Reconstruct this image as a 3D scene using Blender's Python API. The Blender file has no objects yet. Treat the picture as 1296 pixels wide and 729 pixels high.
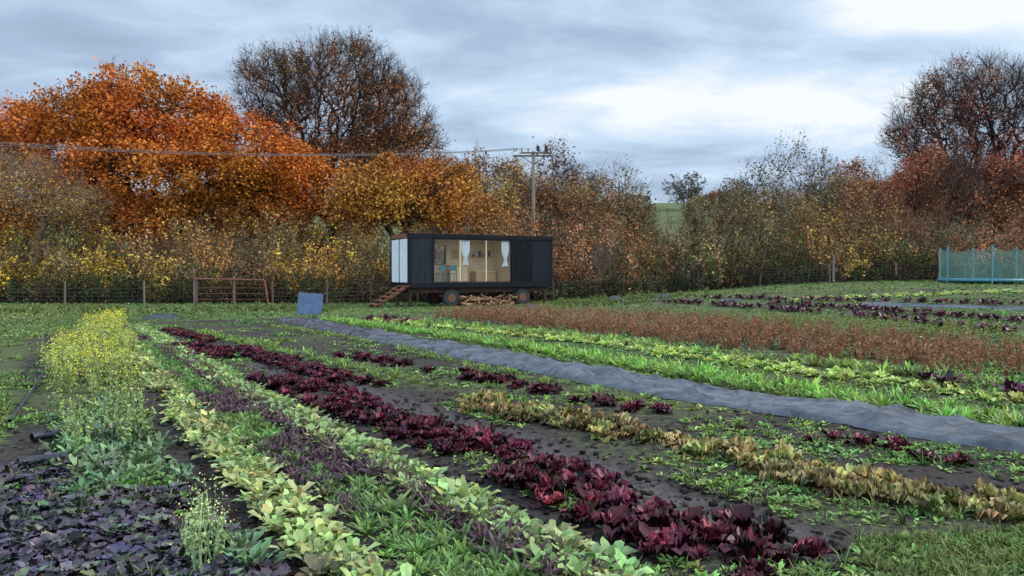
import bpy, math, numpy as np
from mathutils import Vector, Matrix
scene = bpy.context.scene
scene.view_settings.view_transform='Standard'
scene.view_settings.look='None'
scene.view_settings.exposure=0
F0=1008.0; HY=345.0; CX=648.0; CH=1.75

# ------------------------------------------------------------ terrain
def sm(a,b,x):
    t=np.clip((x-a)/(b-a),0,1); return t*t*(3-2*t)
def H(x,y):
    x=np.asarray(x,float); y=np.asarray(y,float)
    z=1.2*sm(16,50,y)*sm(-2,24,x)
    z=z+23*sm(95,270,y)+8*sm(300,900,y)
    return z
_d=np.concatenate([np.arange(3,90,0.03),np.arange(90,600,1.0)])
def G(px,py):
    x=(px-CX)/F0*_d; z=CH-(py-HY)/F0*_d
    h=H(x,_d); i=np.argmax(z<=h)
    if i==0: i=len(_d)-1
    d=_d[i]; return np.array([(px-CX)/F0*d,d,float(H((px-CX)/F0*d,d))])
def W(px,py,d):
    return np.array([(px-CX)/F0*d,d,CH-(py-HY)/F0*d])
def snoise(P,f,seed,k=7):
    r=np.random.default_rng(seed); o=0
    for i in range(k):
        v=r.normal(size=3); v/=np.linalg.norm(v)
        o=o+np.sin(P@v*f*(0.6+r.random()*1.1)+r.random()*6.28)
    return o/k*1.4
# ------------------------------------------------------------ mesh helpers
def build(name,V,Fq,C=None,mat=None,smooth=False,parent=None):
    V=np.ascontiguousarray(V,dtype=np.float32); Fq=np.ascontiguousarray(Fq,dtype=np.int32)
    me=bpy.data.meshes.new(name)
    me.vertices.add(len(V)); me.vertices.foreach_set('co',V.ravel())
    me.loops.add(Fq.size); me.loops.foreach_set('vertex_index',Fq.ravel())
    me.polygons.add(len(Fq)); me.polygons.foreach_set('loop_start',np.arange(0,Fq.size,4,dtype=np.int32))
    if smooth: me.polygons.foreach_set('use_smooth',np.ones(len(Fq),dtype=bool))
    me.update(calc_edges=True)
    if C is not None:
        a=me.color_attributes.new('Col','FLOAT_COLOR','POINT')
        c=np.ones((len(V),4),dtype=np.float32); c[:,:3]=np.clip(C,0,.85)
        a.data.foreach_set('color',c.ravel())
    ob=bpy.data.objects.new(name,me); scene.collection.objects.link(ob)
    if mat: me.materials.append(mat)
    if parent: ob.parent=parent
    return ob
class Acc:
    def __init__(s): s.V=[];s.F=[];s.C=[];s.n=0
    def add(s,V,Fq,C):
        V=np.asarray(V,float)
        C=np.broadcast_to(np.asarray(C,float),(len(V),3))
        s.V.append(V); s.F.append(np.asarray(Fq)+s.n); s.C.append(C); s.n+=len(V)
    def make(s,name,mat,smooth=False,parent=None):
        return build(name,np.concatenate(s.V),np.concatenate(s.F),np.concatenate(s.C),mat,smooth,parent)
def nrm(v): return v/np.maximum(np.linalg.norm(v,axis=-1,keepdims=True),1e-9)
def tubes(P0,P1,r0,r1,n=5):
    P0=np.atleast_2d(P0);P1=np.atleast_2d(P1);m=len(P0)
    r0=np.broadcast_to(r0,(m,));r1=np.broadcast_to(r1,(m,))
    d=nrm(P1-P0); ref=np.where(np.abs(d[:,2:3])>.9,np.array([[1.,0,0]]),np.array([[0,0,1.]]))
    u=nrm(np.cross(d,ref)); v=np.cross(d,u)
    a=np.arange(n)/n*2*math.pi; ca=np.cos(a)[None,:,None]; sa=np.sin(a)[None,:,None]
    ring=u[:,None]*ca+v[:,None]*sa
    A=P0[:,None]+ring*r0[:,None,None]; B=P1[:,None]+ring*r1[:,None,None]
    V=np.concatenate([A,B],1).reshape(-1,3)
    i=np.arange(n); j=(i+1)%n
    q=np.stack([i,j,j+n,i+n],1)
    Fq=(q[None]+(np.arange(m)*2*n)[:,None,None]).reshape(-1,4)
    return V,Fq
def ribbons(P0,P1,w0,w1,rng):
    m=len(P0); d=nrm(P1-P0); u=nrm(np.cross(d,rng.normal(size=(m,3))))
    w0=np.broadcast_to(w0,(m,))[:,None]; w1=np.broadcast_to(w1,(m,))[:,None]
    V=np.stack([P0-u*w0,P0+u*w0,P1+u*w1,P1-u*w1],1).reshape(-1,3)
    return V,np.arange(4*m).reshape(-1,4)
def leafquads(P,size,rng,flat=0.0):
    m=len(P); n=rng.normal(size=(m,3)); n[:,2]+=flat*np.sign(n[:,2]); n=nrm(n)
    u=nrm(np.cross(n,rng.normal(size=(m,3)))); v=np.cross(n,u)
    s=np.broadcast_to(size,(m,))[:,None]
    u=u*s*.5; v=v*s*.34
    V=np.stack([P-u,P+v+u*.15+n*s*.06,P+u,P-v+u*.1+n*s*.06],1).reshape(-1,3)
    return V,np.arange(4*m).reshape(-1,4)
# ------------------------------------------------------------ materials
def newmat(name):
    m=bpy.data.materials.new(name); m.use_nodes=True; nt=m.node_tree; nt.nodes.clear()
    o=nt.nodes.new('ShaderNodeOutputMaterial'); return m,nt,o
def attr_mat(name,rough=.6,trans=.25,spec=.3,nscale=0,namt=.3,diffuse=False):
    m,nt,o=newmat(name); N=nt.nodes.new; L=nt.links.new
    a=N('ShaderNodeAttribute'); a.attribute_name='Col'; col=a.outputs['Color']
    if nscale:
        tc=N('ShaderNodeTexCoord'); n=N('ShaderNodeTexNoise'); n.inputs['Scale'].default_value=nscale; n.inputs['Detail'].default_value=2
        L(tc.outputs['Object'],n.inputs['Vector'])
        mr=N('ShaderNodeMapRange'); mr.inputs[1].default_value=.3; mr.inputs[2].default_value=.7; mr.inputs[3].default_value=1-namt; mr.inputs[4].default_value=1+namt
        L(n.outputs['Fac'],mr.inputs[0])
        vm=N('ShaderNodeVectorMath'); vm.operation='SCALE'; L(col,vm.inputs[0]); L(mr.outputs[0],vm.inputs['Scale']); col=vm.outputs[0]
    if diffuse:
        p=N('ShaderNodeBsdfDiffuse'); L(col,p.inputs['Color'])
    else:
        p=N('ShaderNodeBsdfPrincipled'); p.inputs['Roughness'].default_value=rough; p.inputs['Specular IOR Level'].default_value=spec
        L(col,p.inputs['Base Color'])
    if trans>0:
        t=N('ShaderNodeBsdfTranslucent'); L(col,t.inputs['Color'])
        mx=N('ShaderNodeMixShader'); mx.inputs[0].default_value=trans
        L(p.outputs[0],mx.inputs[1]); L(t.outputs[0],mx.inputs[2]); L(mx.outputs[0],o.inputs[0])
    else: L(p.outputs[0],o.inputs[0])
    return m
def mat(name,c,rough=.6,metal=0,nscale=8,namt=.25,spec=.5,bump=0,stretch=None,c2=None):
    m,nt,o=newmat(name); N=nt.nodes.new; L=nt.links.new
    tc=N('ShaderNodeTexCoord'); mp=N('ShaderNodeMapping'); L(tc.outputs['Object'],mp.inputs[0])
    if stretch: mp.inputs['Scale'].default_value=stretch
    n=N('ShaderNodeTexNoise'); n.inputs['Scale'].default_value=nscale; n.inputs['Detail'].default_value=6; n.inputs['Roughness'].default_value=.65
    L(mp.outputs[0],n.inputs['Vector'])
    cr=N('ShaderNodeValToRGB'); e=cr.color_ramp.elements
    e[0].position=.32; e[1].position=.68
    a=[max(0,k*(1-namt)) for k in c]; b=[min(1,k*(1+namt)) for k in (c2 or c)]
    e[0].color=(*a,1); e[1].color=(*b,1); L(n.outputs['Fac'],cr.inputs[0])
    p=N('ShaderNodeBsdfPrincipled'); p.inputs['Roughness'].default_value=rough; p.inputs['Metallic'].default_value=metal; p.inputs['Specular IOR Level'].default_value=spec
    L(cr.outputs[0],p.inputs['Base Color'])
    if bump:
        bp=N('ShaderNodeBump'); bp.inputs['Strength'].default_value=bump; bp.inputs['Distance'].default_value=.03
        L(n.outputs['Fac'],bp.inputs['Height']); L(bp.outputs[0],p.inputs['Normal'])
    L(p.outputs[0],o.inputs[0]); return m
M_leaf=attr_mat('autumn_leaf',.6,0,.2,diffuse=True)
M_bark=attr_mat('bark',.9,0,.1,diffuse=True)
M_crop=attr_mat('crop_leaf',.5,.18,.28,14,.25)
M_dark=attr_mat('dark_crop_leaf',.45,0,.28,14,.3)
M_grass=attr_mat('grass_blade',.6,0,.2,diffuse=True)
# ------------------------------------------------------------ row layout (measured on the ground)
def line(pts,step=.25):
    P=np.array([G(*p) for p in pts]); out=[]
    for a,b in zip(P[:-1],P[1:]):
        n=max(1,int(np.linalg.norm(b-a)/step))
        out.append(a+(b-a)*np.linspace(0,1,n,endpoint=False)[:,None])
    out.append(P[-1:]); return np.concatenate(out)
ROWS={
 'A':[(152,420),(175,450),(215,505),(285,575),(365,655),(440,729),(520,810)],
 'B':[(162,420),(215,465),(300,535),(400,605),(500,668),(590,729),(700,800)],
 'C':[(172,413),(240,455),(330,510),(480,590),(620,663),(735,729),(860,800)],
 'red1':[(235,440),(290,462),(350,484),(430,510),(520,545),(600,574),(700,610),(800,650),(900,688),(990,722)],
 'brown':[(590,513),(680,530),(780,550),(900,577),(1000,602),(1120,630),(1290,660)],
 'red2':[(440,452),(560,472),(700,500),(830,526),(960,547),(1100,568),(1296,598)],
}
def poly_mask(X,Y,poly):
    ins=np.zeros(X.shape,bool); n=len(poly)
    for i in range(n):
        x1,y1=poly[i];x2,y2=poly[(i+1)%n]
        c=((y1>Y)!=(y2>Y))&(X<(x2-x1)*(Y-y1)/((y2-y1)+1e-12)+x1); ins^=c
    return ins
def gpoly(pxs): return [tuple(G(*p)[:2]) for p in pxs]
def poly_sample(pxs,n,rng):
    P=gpoly(pxs); A=np.array(P); lo=A.min(0);hi=A.max(0); out=[];c=0
    while c<n:
        q=rng.random((n*3,2))*(hi-lo)+lo; q=q[poly_mask(q[:,0],q[:,1],P)]; out.append(q);c+=len(q)
    q=np.concatenate(out)[:n]; return np.c_[q,H(q[:,0],q[:,1])]
def dist_line(X,Y,pts):
    P=line(pts,.5)[:,:2]; D=np.full(X.shape,1e9)
    for a,b in zip(P[:-1],P[1:]):
        ab=b-a; L2=ab@ab+1e-9
        t=np.clip(((X-a[0])*ab[0]+(Y-a[1])*ab[1])/L2,0,1)
        D=np.minimum(D,(X-a[0]-t*ab[0])**2+(Y-a[1]-t*ab[1])**2)
    return np.sqrt(D)
FIELD=gpoly([(35,425),(150,409),(340,403),(480,398),(600,392),(880,376),(1296,364),(1500,364)])+[(16,10),(9.0,8.5),tuple(G(1296,672)[:2]),tuple(G(1085,690)[:2]),(2.0,4.3),(2.0,0),(-6,0)]+gpoly([(-160,729),(0,560)])
MUD=[(330,462),(420,485),(520,517),(640,556),(760,598),(880,640),(1010,690)]
MUD2=[(172,505),(215,560),(290,640),(345,700),(400,760)]
MUD3=[(240,470),(330,500),(450,550),(580,605),(700,660),(800,710)]
MUD4=[(300,440),(520,492),(660,520),(900,560),(1100,600),(1296,640)]
# ------------------------------------------------------------ ground
def geo(a,b,n): return np.geomspace(a,b,n)
ys=np.concatenate([[-40,-20,-8,-2,0,1.2,2.2,2.9],geo(3.4,1600,560)])
k=np.linspace(-1,1,520); xs=np.sinh(k*6.6)/np.sinh(6.6)*1500
X,Y=np.meshgrid(xs,ys); Z=H(X,Y)
fm=poly_mask(X,Y,FIELD).astype(float)
P3=np.stack([X,Y,np.zeros_like(X)],-1)
near=(Y<70)&(Y>0)&(np.abs(X)<60)
nz=snoise(P3,9,1)*.5+snoise(P3,23,2)*.35+snoise(P3,3,3)*.5
Z=Z+np.where(near,nz*.016*(.4+fm),0)
Z=Z+np.where(Y>60,snoise(P3,.05,5)*.5*sm(60,120,Y),0)
sel=near&(fm>0)
mud=np.zeros_like(X); bare=np.zeros_like(X)
mud[sel]=np.exp(-(dist_line(X[sel],Y[sel],MUD)/.28)**2)
bare[sel]=np.exp(-(dist_line(X[sel],Y[sel],MUD2)/.3)**2)+np.exp(-(dist_line(X[sel],Y[sel],MUD3)/.25)**2)
Z-=mud*.05+bare*.03
weed=np.full_like(X,.26)
weed=weed+.35*snoise(P3,1.1,11)
s_perp=X*.843+Y*.537
weed=weed+np.where(s_perp>9.3,.34,0)-mud*.8-bare*.5
grass=1-fm
grass=grass*np.clip(.85+.35*snoise(P3,1.5,13)+.3*sm(12,30,Y),.15,1)
C=np.stack([grass*.8,np.clip(weed,0,1)*.8,mud*.8],-1).reshape(-1,3)
ny,nx=X.shape; idx=np.arange(ny*nx).reshape(ny,nx)
Fq=np.stack([idx[:-1,:-1],idx[:-1,1:],idx[1:,1:],idx[1:,:-1]],-1).reshape(-1,4)
def ground_mat():
    m,nt,o=newmat('field_ground'); N=nt.nodes.new; L=nt.links.new
    tc=N('ShaderNodeTexCoord'); a=N('ShaderNodeAttribute'); a.attribute_name='Col'
    sc=N('ShaderNodeVectorMath'); sc.operation='SCALE'; sc.inputs['Scale'].default_value=1.25; L(a.outputs['Color'],sc.inputs[0])
    sp=N('ShaderNodeSeparateColor'); L(sc.outputs[0],sp.inputs[0])
    def noise(s,d=6,r=.6):
        n=N('ShaderNodeTexNoise'); n.inputs['Scale'].default_value=s; n.inputs['Detail'].default_value=d; n.inputs['Roughness'].default_value=r; L(tc.outputs['Object'],n.inputs['Vector']); return n.outputs['Fac']
    def ramp(f,a0,c0,a1,c1):
        r=N('ShaderNodeValToRGB'); e=r.color_ramp.elements; e[0].position=a0;e[0].color=(*c0,1);e[1].position=a1;e[1].color=(*c1,1); L(f,r.inputs[0]); return r.outputs[0]
    def mix(f,a_,b_):
        x=N('ShaderNodeMix'); x.data_type='RGBA'; L(f,x.inputs[0]); L(a_,x.inputs[6]); L(b_,x.inputs[7]); return x.outputs[2]
    def mth(op,a_,b_):
        x=N('ShaderNodeMath'); x.operation=op; x.use_clamp=True
        for i,v in enumerate((a_,b_)):
            if isinstance(v,(int,float)): x.inputs[i].default_value=v
            else: L(v,x.inputs[i])
        return x.outputs[0]
    n1=noise(14,6,.7); n2=noise(1.3,4); n3=noise(40,4,.7)
    soil=ramp(n1,.3,(.012,.009,.008),.72,(.075,.056,.047))
    gr=ramp(n2,.3,(.065,.08,.025),.7,(.15,.175,.055))
    gr2=ramp(n3,.3,(.038,.05,.017),.75,(.15,.18,.055))
    g=mix(n1,gr,gr2)
    thr=mth('SUBTRACT',1.0,sp.outputs[1])
    wm=mth('MULTIPLY',mth('SUBTRACT',noise(7,6,.75),mth('MULTIPLY',thr,.75)),9.0)
    wm=mth('MULTIPLY',wm,.8)
    c=mix(wm,soil,gr2)
    mudc=ramp(n1,.3,(.06,.047,.042),.7,(.14,.115,.105))
    c=mix(sp.outputs[2],c,mudc); c=mix(sp.outputs[0],c,g)
    p=N('ShaderNodeBsdfPrincipled'); L(c,p.inputs['Base Color'])
    r=N('ShaderNodeMapRange'); L(mth('MULTIPLY',sp.outputs[2],n2),r.inputs[0]); r.inputs[3].default_value=.85; r.inputs[4].default_value=.12; r.inputs[2].default_value=.55
    L(r.outputs[0],p.inputs['Roughness']); p.inputs['Specular IOR Level'].default_value=.25
    b=N('ShaderNodeBump'); b.inputs['Strength'].default_value=.9; b.inputs['Distance'].default_value=.05; L(n1,b.inputs['Height']); L(b.outputs[0],p.inputs['Normal'])
    L(p.outputs[0],o.inputs[0]); return m
build('ground',np.stack([X,Y,Z],-1).reshape(-1,3),Fq,C,ground_mat(),True)

# ------------------------------------------------------------ plants
def leaf(L,Wd,nu,nv,a0,bend,cup,ruf,rng,pet=.15,round_=.8):
    t=np.linspace(0,1,nu); s=np.linspace(-1,1,nv)
    ang=a0-bend*t; dx=np.r_[0,np.cos(ang[:-1])]*L/(nu-1); dz=np.r_[0,np.sin(ang[:-1])]*L/(nu-1)
    x=np.cumsum(dx); z=np.cumsum(dz)
    w=Wd*.5*np.maximum(np.sin(np.pi*np.clip((t-pet)/(1-pet),0,1)**.75*.93)**round_,.1)
    T,S=np.meshgrid(t,s,indexing='ij')
    ph=rng.random()*6
    V=np.stack([x[:,None]+0*S+ruf*1.0*np.sin(S*6+ph), S*w[:,None]*(1+.25*np.sin(T*17+ph)*(ruf>0.003)), z[:,None]+cup*np.abs(S)*w[:,None]+ruf*1.3*np.sin(T*16+S*7+ph)*np.maximum(np.abs(S),T)],-1).reshape(-1,3)
    i=np.arange(nu*nv).reshape(nu,nv); Fq=np.stack([i[:-1,:-1],i[1:,:-1],i[1:,1:],i[:-1,1:]],-1).reshape(-1,4)
    return V,Fq,T.ravel(),np.abs(S).ravel()
def rotz(V,a):
    c,s=math.cos(a),math.sin(a); return np.stack([V[:,0]*c-V[:,1]*s,V[:,0]*s+V[:,1]*c,V[:,2]],-1)
def mute(c):
    c=np.array(c,float)
    return c*[.88,.82,1.12] if c[1]>c[0] and c[1]>.12 else c
def plant(rng,n,L,Wd,nu,nv,a_in,a_out,bend,cup,ruf,c0,c1,var=.25,pet=.15,cin=None,round_=.8,alt=None,altp=0):
    A=Acc(); c0=mute(c0);c1=mute(c1)
    for i in range(n):
        f=i/max(1,n-1); a=math.radians(a_in+(a_out-a_in)*f+rng.normal()*9)
        l=L*(.6+.4*f)*(.75+.5*rng.random())
        V,Fq,T,S=leaf(l,Wd*(.6+.4*f)*(.75+.5*rng.random()),nu,nv,a,bend*(.6+.8*rng.random()),cup,ruf,rng,pet,round_)
        V=V+[.01,0,0]; V=rotz(V,i*2.4+rng.normal()*.3)
        k=(T**.8)[:,None]; ce=np.array(alt) if (alt is not None and rng.random()<altp) else c1
        col=c0*(1-k)+ce*k
        if cin is not None: col=col*(.35+.65*f)+np.array(cin)*(.65*(1-f))
        col=col*(1+rng.normal()*var)*(1+.2*S[:,None])
        A.add(V,Fq,np.clip(col,.003,1))
    return np.concatenate(A.V),np.concatenate(A.F),np.concatenate(A.C)
def scatter(acc,temps,P,scale,rng,tint=None,var=.15,zs=1.0):
    n=len(P); which=rng.integers(0,len(temps),n); yaw=rng.random(n)*6.283
    scale=np.broadcast_to(scale,(n,)); 
    if tint is None: tint=np.ones((n,3))
    tint=np.broadcast_to(tint,(n,3))*(1+rng.normal(size=(n,1))*var)*(1+rng.normal(size=(n,3))*var*.35)
    for k,(V,Fq,C) in enumerate(temps):
        s=np.where(which==k)[0]
        if not len(s): continue
        c=np.cos(yaw[s])[:,None]; sn=np.sin(yaw[s])[:,None]; sc=scale[s][:,None]
        tl=rng.normal(size=(len(s),2))*.15
        x=(V[:,0]*c-V[:,1]*sn)*sc; y=(V[:,0]*sn+V[:,1]*c)*sc; z=V[:,2]*sc*zs
        o=np.stack([x+P[s,0:1]+tl[:,0:1]*z,y+P[s,1:2]+tl[:,1:2]*z,z+P[s,2:3]],-1).reshape(-1,3)
        m=len(V); f=(Fq[None]+(np.arange(len(s))*m)[:,None,None]).reshape(-1,4)
        col=(C[None]*tint[s][:,None]).reshape(-1,3)
        acc.add(o,f,np.clip(col,.002,1))
def rowpos(pts,step,width,k,rng,jit=.3,skip=0.0,tmin=None):
    P=line(pts,step); T=np.gradient(P,axis=0); Nn=nrm(np.stack([-T[:,1],T[:,0],0*T[:,0]],-1))
    out=[]
    for j in range(k):
        off=((j+.5)/k-.5)*width
        Q=P+Nn*(off+rng.normal(size=(len(P),1))*jit*width/k)+nrm(T)*rng.normal(size=(len(P),1))*step*jit
        out.append(Q)
    Q=np.concatenate(out); Q=Q[rng.random(len(Q))>=skip]
    Q[:,2]=H(Q[:,0],Q[:,1])-.005; return Q
rg=np.random.default_rng(21)
T_red=[plant(rg,20,.15,.10,6,5,85,15,.6,.25,.014,(.035,.008,.010),(.066,.007,.015),.5,.05,(.13,.018,.032),alt=(.022,.007,.010),altp=.35) for _ in range(6)]
T_brown=[plant(rg,24,.17,.115,6,5,85,12,.7,.25,.020,(.28,.31,.08),(.25,.12,.06),.35,.05,(.36,.33,.10),alt=(.22,.25,.07),altp=.35) for _ in range(6)]
T_lime=[plant(rg,16,.18,.14,5,5,80,15,.8,.25,.016,(.30,.46,.09),(.42,.55,.13),.2,.05,(.5,.6,.15)) for _ in range(4)]
T_pale=[plant(rg,10,.15,.070,6,3,85,25,.8,.25,.004,(.40,.50,.18),(.25,.38,.085),.28,.35,alt=(.38,.36,.10),altp=.15) for _ in range(8)]
T_miz=[plant(rg,20,.15,.026,4,2,85,25,.6,.0,.004,(.17,.24,.06),(.15,.29,.05),.3,.1) for _ in range(5)]
T_pmiz=[plant(rg,16,.14,.026,4,2,85,25,.6,.0,.004,(.10,.06,.05),(.085,.045,.055),.3,.1) for _ in range(4)]
T_pak=[plant(rg,9,.12,.085,6,4,80,20,.9,.22,.004,(.11,.13,.07),(.048,.028,.055),.4,.25,alt=(.08,.11,.055),altp=.2) for _ in range(6)]
T_blue=[plant(rg,8,.15,.050,6,3,82,25,.8,.25,.006,(.25,.34,.13),(.15,.27,.085),.3,.3) for _ in range(6)]
T_weed=[plant(rg,9,.062,.032,3,2,65,10,.6,.1,.0,(.16,.24,.055),(.14,.27,.055),.35,.0) for _ in range(6)]
T_grass=[plant(rg,9,.15,.010,3,2,88,45,1.0,0,0,(.12,.16,.04),(.17,.23,.055),.35,.0) for _ in range(5)]
T_feath=[plant(rg,22,.17,.024,4,2,88,20,.5,0,.004,(.19,.33,.05),(.23,.42,.06),.3,.0) for _ in range(5)]
T_kale=[plant(rg,12,.24,.11,5,3,85,35,.8,.2,.012,(.13,.04,.045),(.075,.016,.035),.35,.25) for _ in range(4)]
def nz2(P,f,s): return snoise(np.c_[P[:,:2],np.zeros(len(P))],f,s)
def heads(P,f,s,t):
    return P[nz2(P,f,s)>t]
a=Acc(); P=rowpos(ROWS['A'],.10,.40,4,rg,skip=.25); P=heads(P,3,30,-.55); scatter(a,T_pale,P,.65+.6*rg.random(len(P)),rg,tint=(1.18,1.04,1.05),var=.25); a.make('chard_row',M_crop,True)
a=Acc(); P=rowpos(ROWS['C'],.095,.42,4,rg,skip=.2); P=heads(P,3,29,-.6); scatter(a,T_pale,P,.75+.65*rg.random(len(P)),rg,var=.25); a.make('chard_row.001',M_crop,True)
a=Acc(); P=rowpos(ROWS['B'],.11,.5,5,rg,skip=.35); n=nz2(P,2.0,31)
s=n>-.05; scatter(a,T_miz,P[s],.6+.5*rg.random(s.sum()),rg,var=.25); scatter(a,T_pmiz,P[~s],.8+.5*rg.random((~s).sum()),rg); a.make('mizuna_row',M_crop,True)
a=Acc(); P=rowpos([(205,440),(330,520),(470,600),(640,695),(700,729),(800,790)],.10,.3,3,rg,skip=.25)
scatter(a,T_pmiz,P,1+.4*rg.random(len(P)),rg); P=rowpos([(330,560),(450,650),(560,729)],.15,.3,2,rg); scatter(a,T_miz,P,.8,rg); a.make('purple_mizuna_row',M_crop,True)
a=Acc(); P=rowpos(ROWS['red1'],.2,.85,4,rg,skip=.08); P=heads(P,1.0,33,-.2); P=heads(P,3.0,34,-.45); scatter(a,T_red,P,.65+.7*rg.random(len(P)),rg,var=.35,zs=1.2)
a.make('red_lettuce_row',M_dark,True)
a=Acc(); P=rowpos([(215,418),(260,430),(330,452),(420,478),(480,498)],.25,.6,3,rg,skip=.25); P=heads(P,1.2,37,-.2); scatter(a,T_red,P,.8+.4*rg.random(len(P)),rg,var=.3); a.make('red_lettuce_row.001',M_dark,True)
a=Acc(); P=rowpos(ROWS['brown'],.18,.56,3,rg,skip=.08); P=heads(P,2.2,39,-.65); scatter(a,T_brown,P,.7+.6*rg.random(len(P)),rg,var=.25,zs=1.2); a.make('oakleaf_lettuce_row',M_crop,True)
a=Acc(); P=rowpos(ROWS['red2'],.3,.55,2,rg,skip=.3); P=heads(P,1.1,41,-.35);scatter(a,T_red,P,.7+.5*rg.random(len(P)),rg,var=.3,zs=1.2)
P=rowpos([(560,470),(640,482)],.4,.4,1,rg); scatter(a,T_red,P,1.1,rg); a.make('red_lettuce_row.002',M_dark,True)
a=Acc(); P=poly_sample([(0,600),(60,580),(170,590),(250,640),(350,729),(400,800),(-200,800),(-100,650)],820,rg); P=heads(P,2.6,42,-.7); scatter(a,T_pak,P,.6+.65*rg.random(len(P)),rg,var=.28); a.make('purple_pak_choi_patch',M_dark,True)
a=Acc(); P=poly_sample([(60,525),(150,505),(190,550),(270,630),(340,729),(160,729),(60,600)],400,rg); P=heads(P,1.6,43,-.3); scatter(a,T_blue,P,.5+.9*rg.random(len(P)),rg,var=.3,zs=1.3); a.make('kale_patch',M_crop,True)
def stems(acc,P,h,rng,nst,cst,leafc,lsize,nl,spread=.25,tipc=None,tips=0,tipsize=.02):
    for p,hh in zip(P,h):
        az=rng.random(nst)*6.28; sp=rng.random(nst)*spread
        top=p+np.stack([np.cos(az)*sp*hh,np.sin(az)*sp*hh,hh*(.7+.35*rng.random(nst))],-1)
        b=p+rng.normal(size=(nst,3))*[.04,.04,0]
        mid=(b+top)/2+rng.normal(size=(nst,3))*.04*hh
        V,Fq=ribbons(np.r_[b,mid],np.r_[mid,top],.005,.003,rng); acc.add(V,Fq,np.array(cst)*(.7+.6*rng.random()))
        t=rng.random((nst,nl,1)); q=(b[:,None]*(1-t)+top[:,None]*t+rng.normal(size=(nst,nl,3))*.05*hh).reshape(-1,3); q[:,2]=np.maximum(q[:,2],p[2]+.02)
        V,Fq=leafquads(q,lsize*(.4+rng.random(len(q))),rng)
        acc.add(V,Fq,np.repeat(np.array(leafc)*(1+.25*rng.normal(size=(len(q),1))),4,0))
        if tips:
            q=(top[:,None]+rng.normal(size=(nst,tips,3))*[.05,.05,.07]).reshape(-1,3)
            V,Fq=leafquads(q,tipsize*(.6+.8*rng.random(len(q))),rng); acc.add(V,Fq,np.array(tipc))
a=Acc(); P=poly_sample([(50,475),(75,445),(120,424),(150,418),(168,450),(175,505),(60,515)],135,rg)
stems(a,P,.25+.5*rg.random(len(P))*(.6+.4*nz2(P,1.5,3)),rg,8,(.28,.34,.12),(.31,.37,.13),.045,20,.5,(.8,.68,.06),5,.026)
P=poly_sample([(100,425),(150,409),(160,413),(150,425)],50,rg); stems(a,P,.3+.3*rg.random(len(P)),rg,6,(.28,.34,.12),(.31,.37,.13),.06,12,.4,(.8,.68,.06),5,.035)
P=poly_sample([(60,515),(175,505),(200,560),(90,580)],22,rg); stems(a,P,.25+.25*rg.random(len(P)),rg,5,(.26,.33,.12),(.25,.33,.13),.045,14,.5,(.8,.68,.06),3,.02)
P=poly_sample([(200,700),(240,660),(290,690),(270,760)],10,rg); stems(a,P,.22+.2*rg.random(len(P)),rg,4,(.3,.4,.16),(.3,.4,.16),.03,10,.3,(.8,.78,.3),9,.013)
a.make('flowering_mustard',M_grass)
a=Acc()
P=rowpos([(415,405),(520,420),(640,437),(800,462),(960,490),(1120,513),(1296,540)],.15,.8,4,rg,skip=.1); P=heads(P,1.7,61,-.65); scatter(a,T_feath,P,.9+.7*rg.random(len(P)),rg,var=.28)
P=rowpos([(520,409),(700,425),(900,447),(1100,470),(1296,492)],.2,.8,3,rg,skip=.25);P=heads(P,1.7,62,-.5); scatter(a,T_feath,P,1.0+.7*rg.random(len(P)),rg,tint=(1.,.85,.9),var=.28)
P=rowpos([(340,412),(420,425),(520,444),(640,474),(760,500),(850,520)],.2,.4,3,rg,skip=.5); scatter(a,T_feath,P,.6+.4*rg.random(len(P)),rg,tint=(.9,.78,.9))
P=rowpos([(200,415),(260,423),(400,455),(520,485)],.2,.5,3,rg,skip=.4); scatter(a,T_feath,P,.7+.5*rg.random(len(P)),rg,tint=(.9,.78,.9))
a.make('green_manure_row',M_crop)
a=Acc()
for pts in ([(480,407),(600,419),(760,437),(930,462),(1100,485),(1296,512)],[(640,418),(760,430),(900,452),(1060,474),(1200,494)]):
    P=rowpos(pts,.32,.45,2,rg,skip=.3); scatter(a,T_lime,P,.8+.45*rg.random(len(P)),rg,tint=(1,1,.9),var=.2)
P=rowpos([(1000,380),(1120,376),(1296,370)],.5,1.5,3,rg,skip=.2); scatter(a,T_lime,P,1.1,rg)
a.make('green_lettuce_row',M_crop,True)
a=Acc()
for pts,st in (([(850,383),(1000,394),(1150,406),(1296,424)],.35),([(980,385),(1100,393),(1296,408)],.4),([(900,378),(1050,381),(1296,386)],.5),([(1180,485),(1240,494),(1296,500)],.3),([(470,405),(520,409)],.4)):
    P=rowpos(pts,st,.9,3,rg,skip=.2); P=heads(P,1.3,47,-.5); scatter(a,T_kale,P,.9+.6*rg.random(len(P)),rg,var=.35)
a.make('purple_kale_row',M_dark,True)
a=Acc()
P=poly_sample([(545,402),(620,396),(800,404),(930,412),(1296,450),(1296,484),(1000,450),(860,436),(680,415)],1000,rg)
P=heads(P,.6,8,-.5)
stems(a,P,.15+.38*rg.random(len(P)),rg,6,(.28,.15,.08),(.32,.155,.085),.05,13,.5)
P=poly_sample([(560,398),(700,400),(900,420),(820,425)],250,rg); stems(a,P,.3+.25*rg.random(len(P)),rg,4,(.30,.19,.10),(.32,.19,.10),.05,10,.3)
P=poly_sample([(700,395),(1296,420),(1296,450),(900,410)],300,rg); stems(a,P,.2+.25*rg.random(len(P)),rg,4,(.30,.24,.10),(.24,.27,.08),.05,10,.3)
a.make('dry_dock_weeds',M_grass)
a=Acc(); P=poly_sample([(700,393),(900,375),(900,369),(700,384)],160,rg)
stems(a,P,.12+.35*rg.random(len(P))**2,rg,6,(.18,.17,.08),(.17,.2,.06),.07,10,.5)
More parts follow.
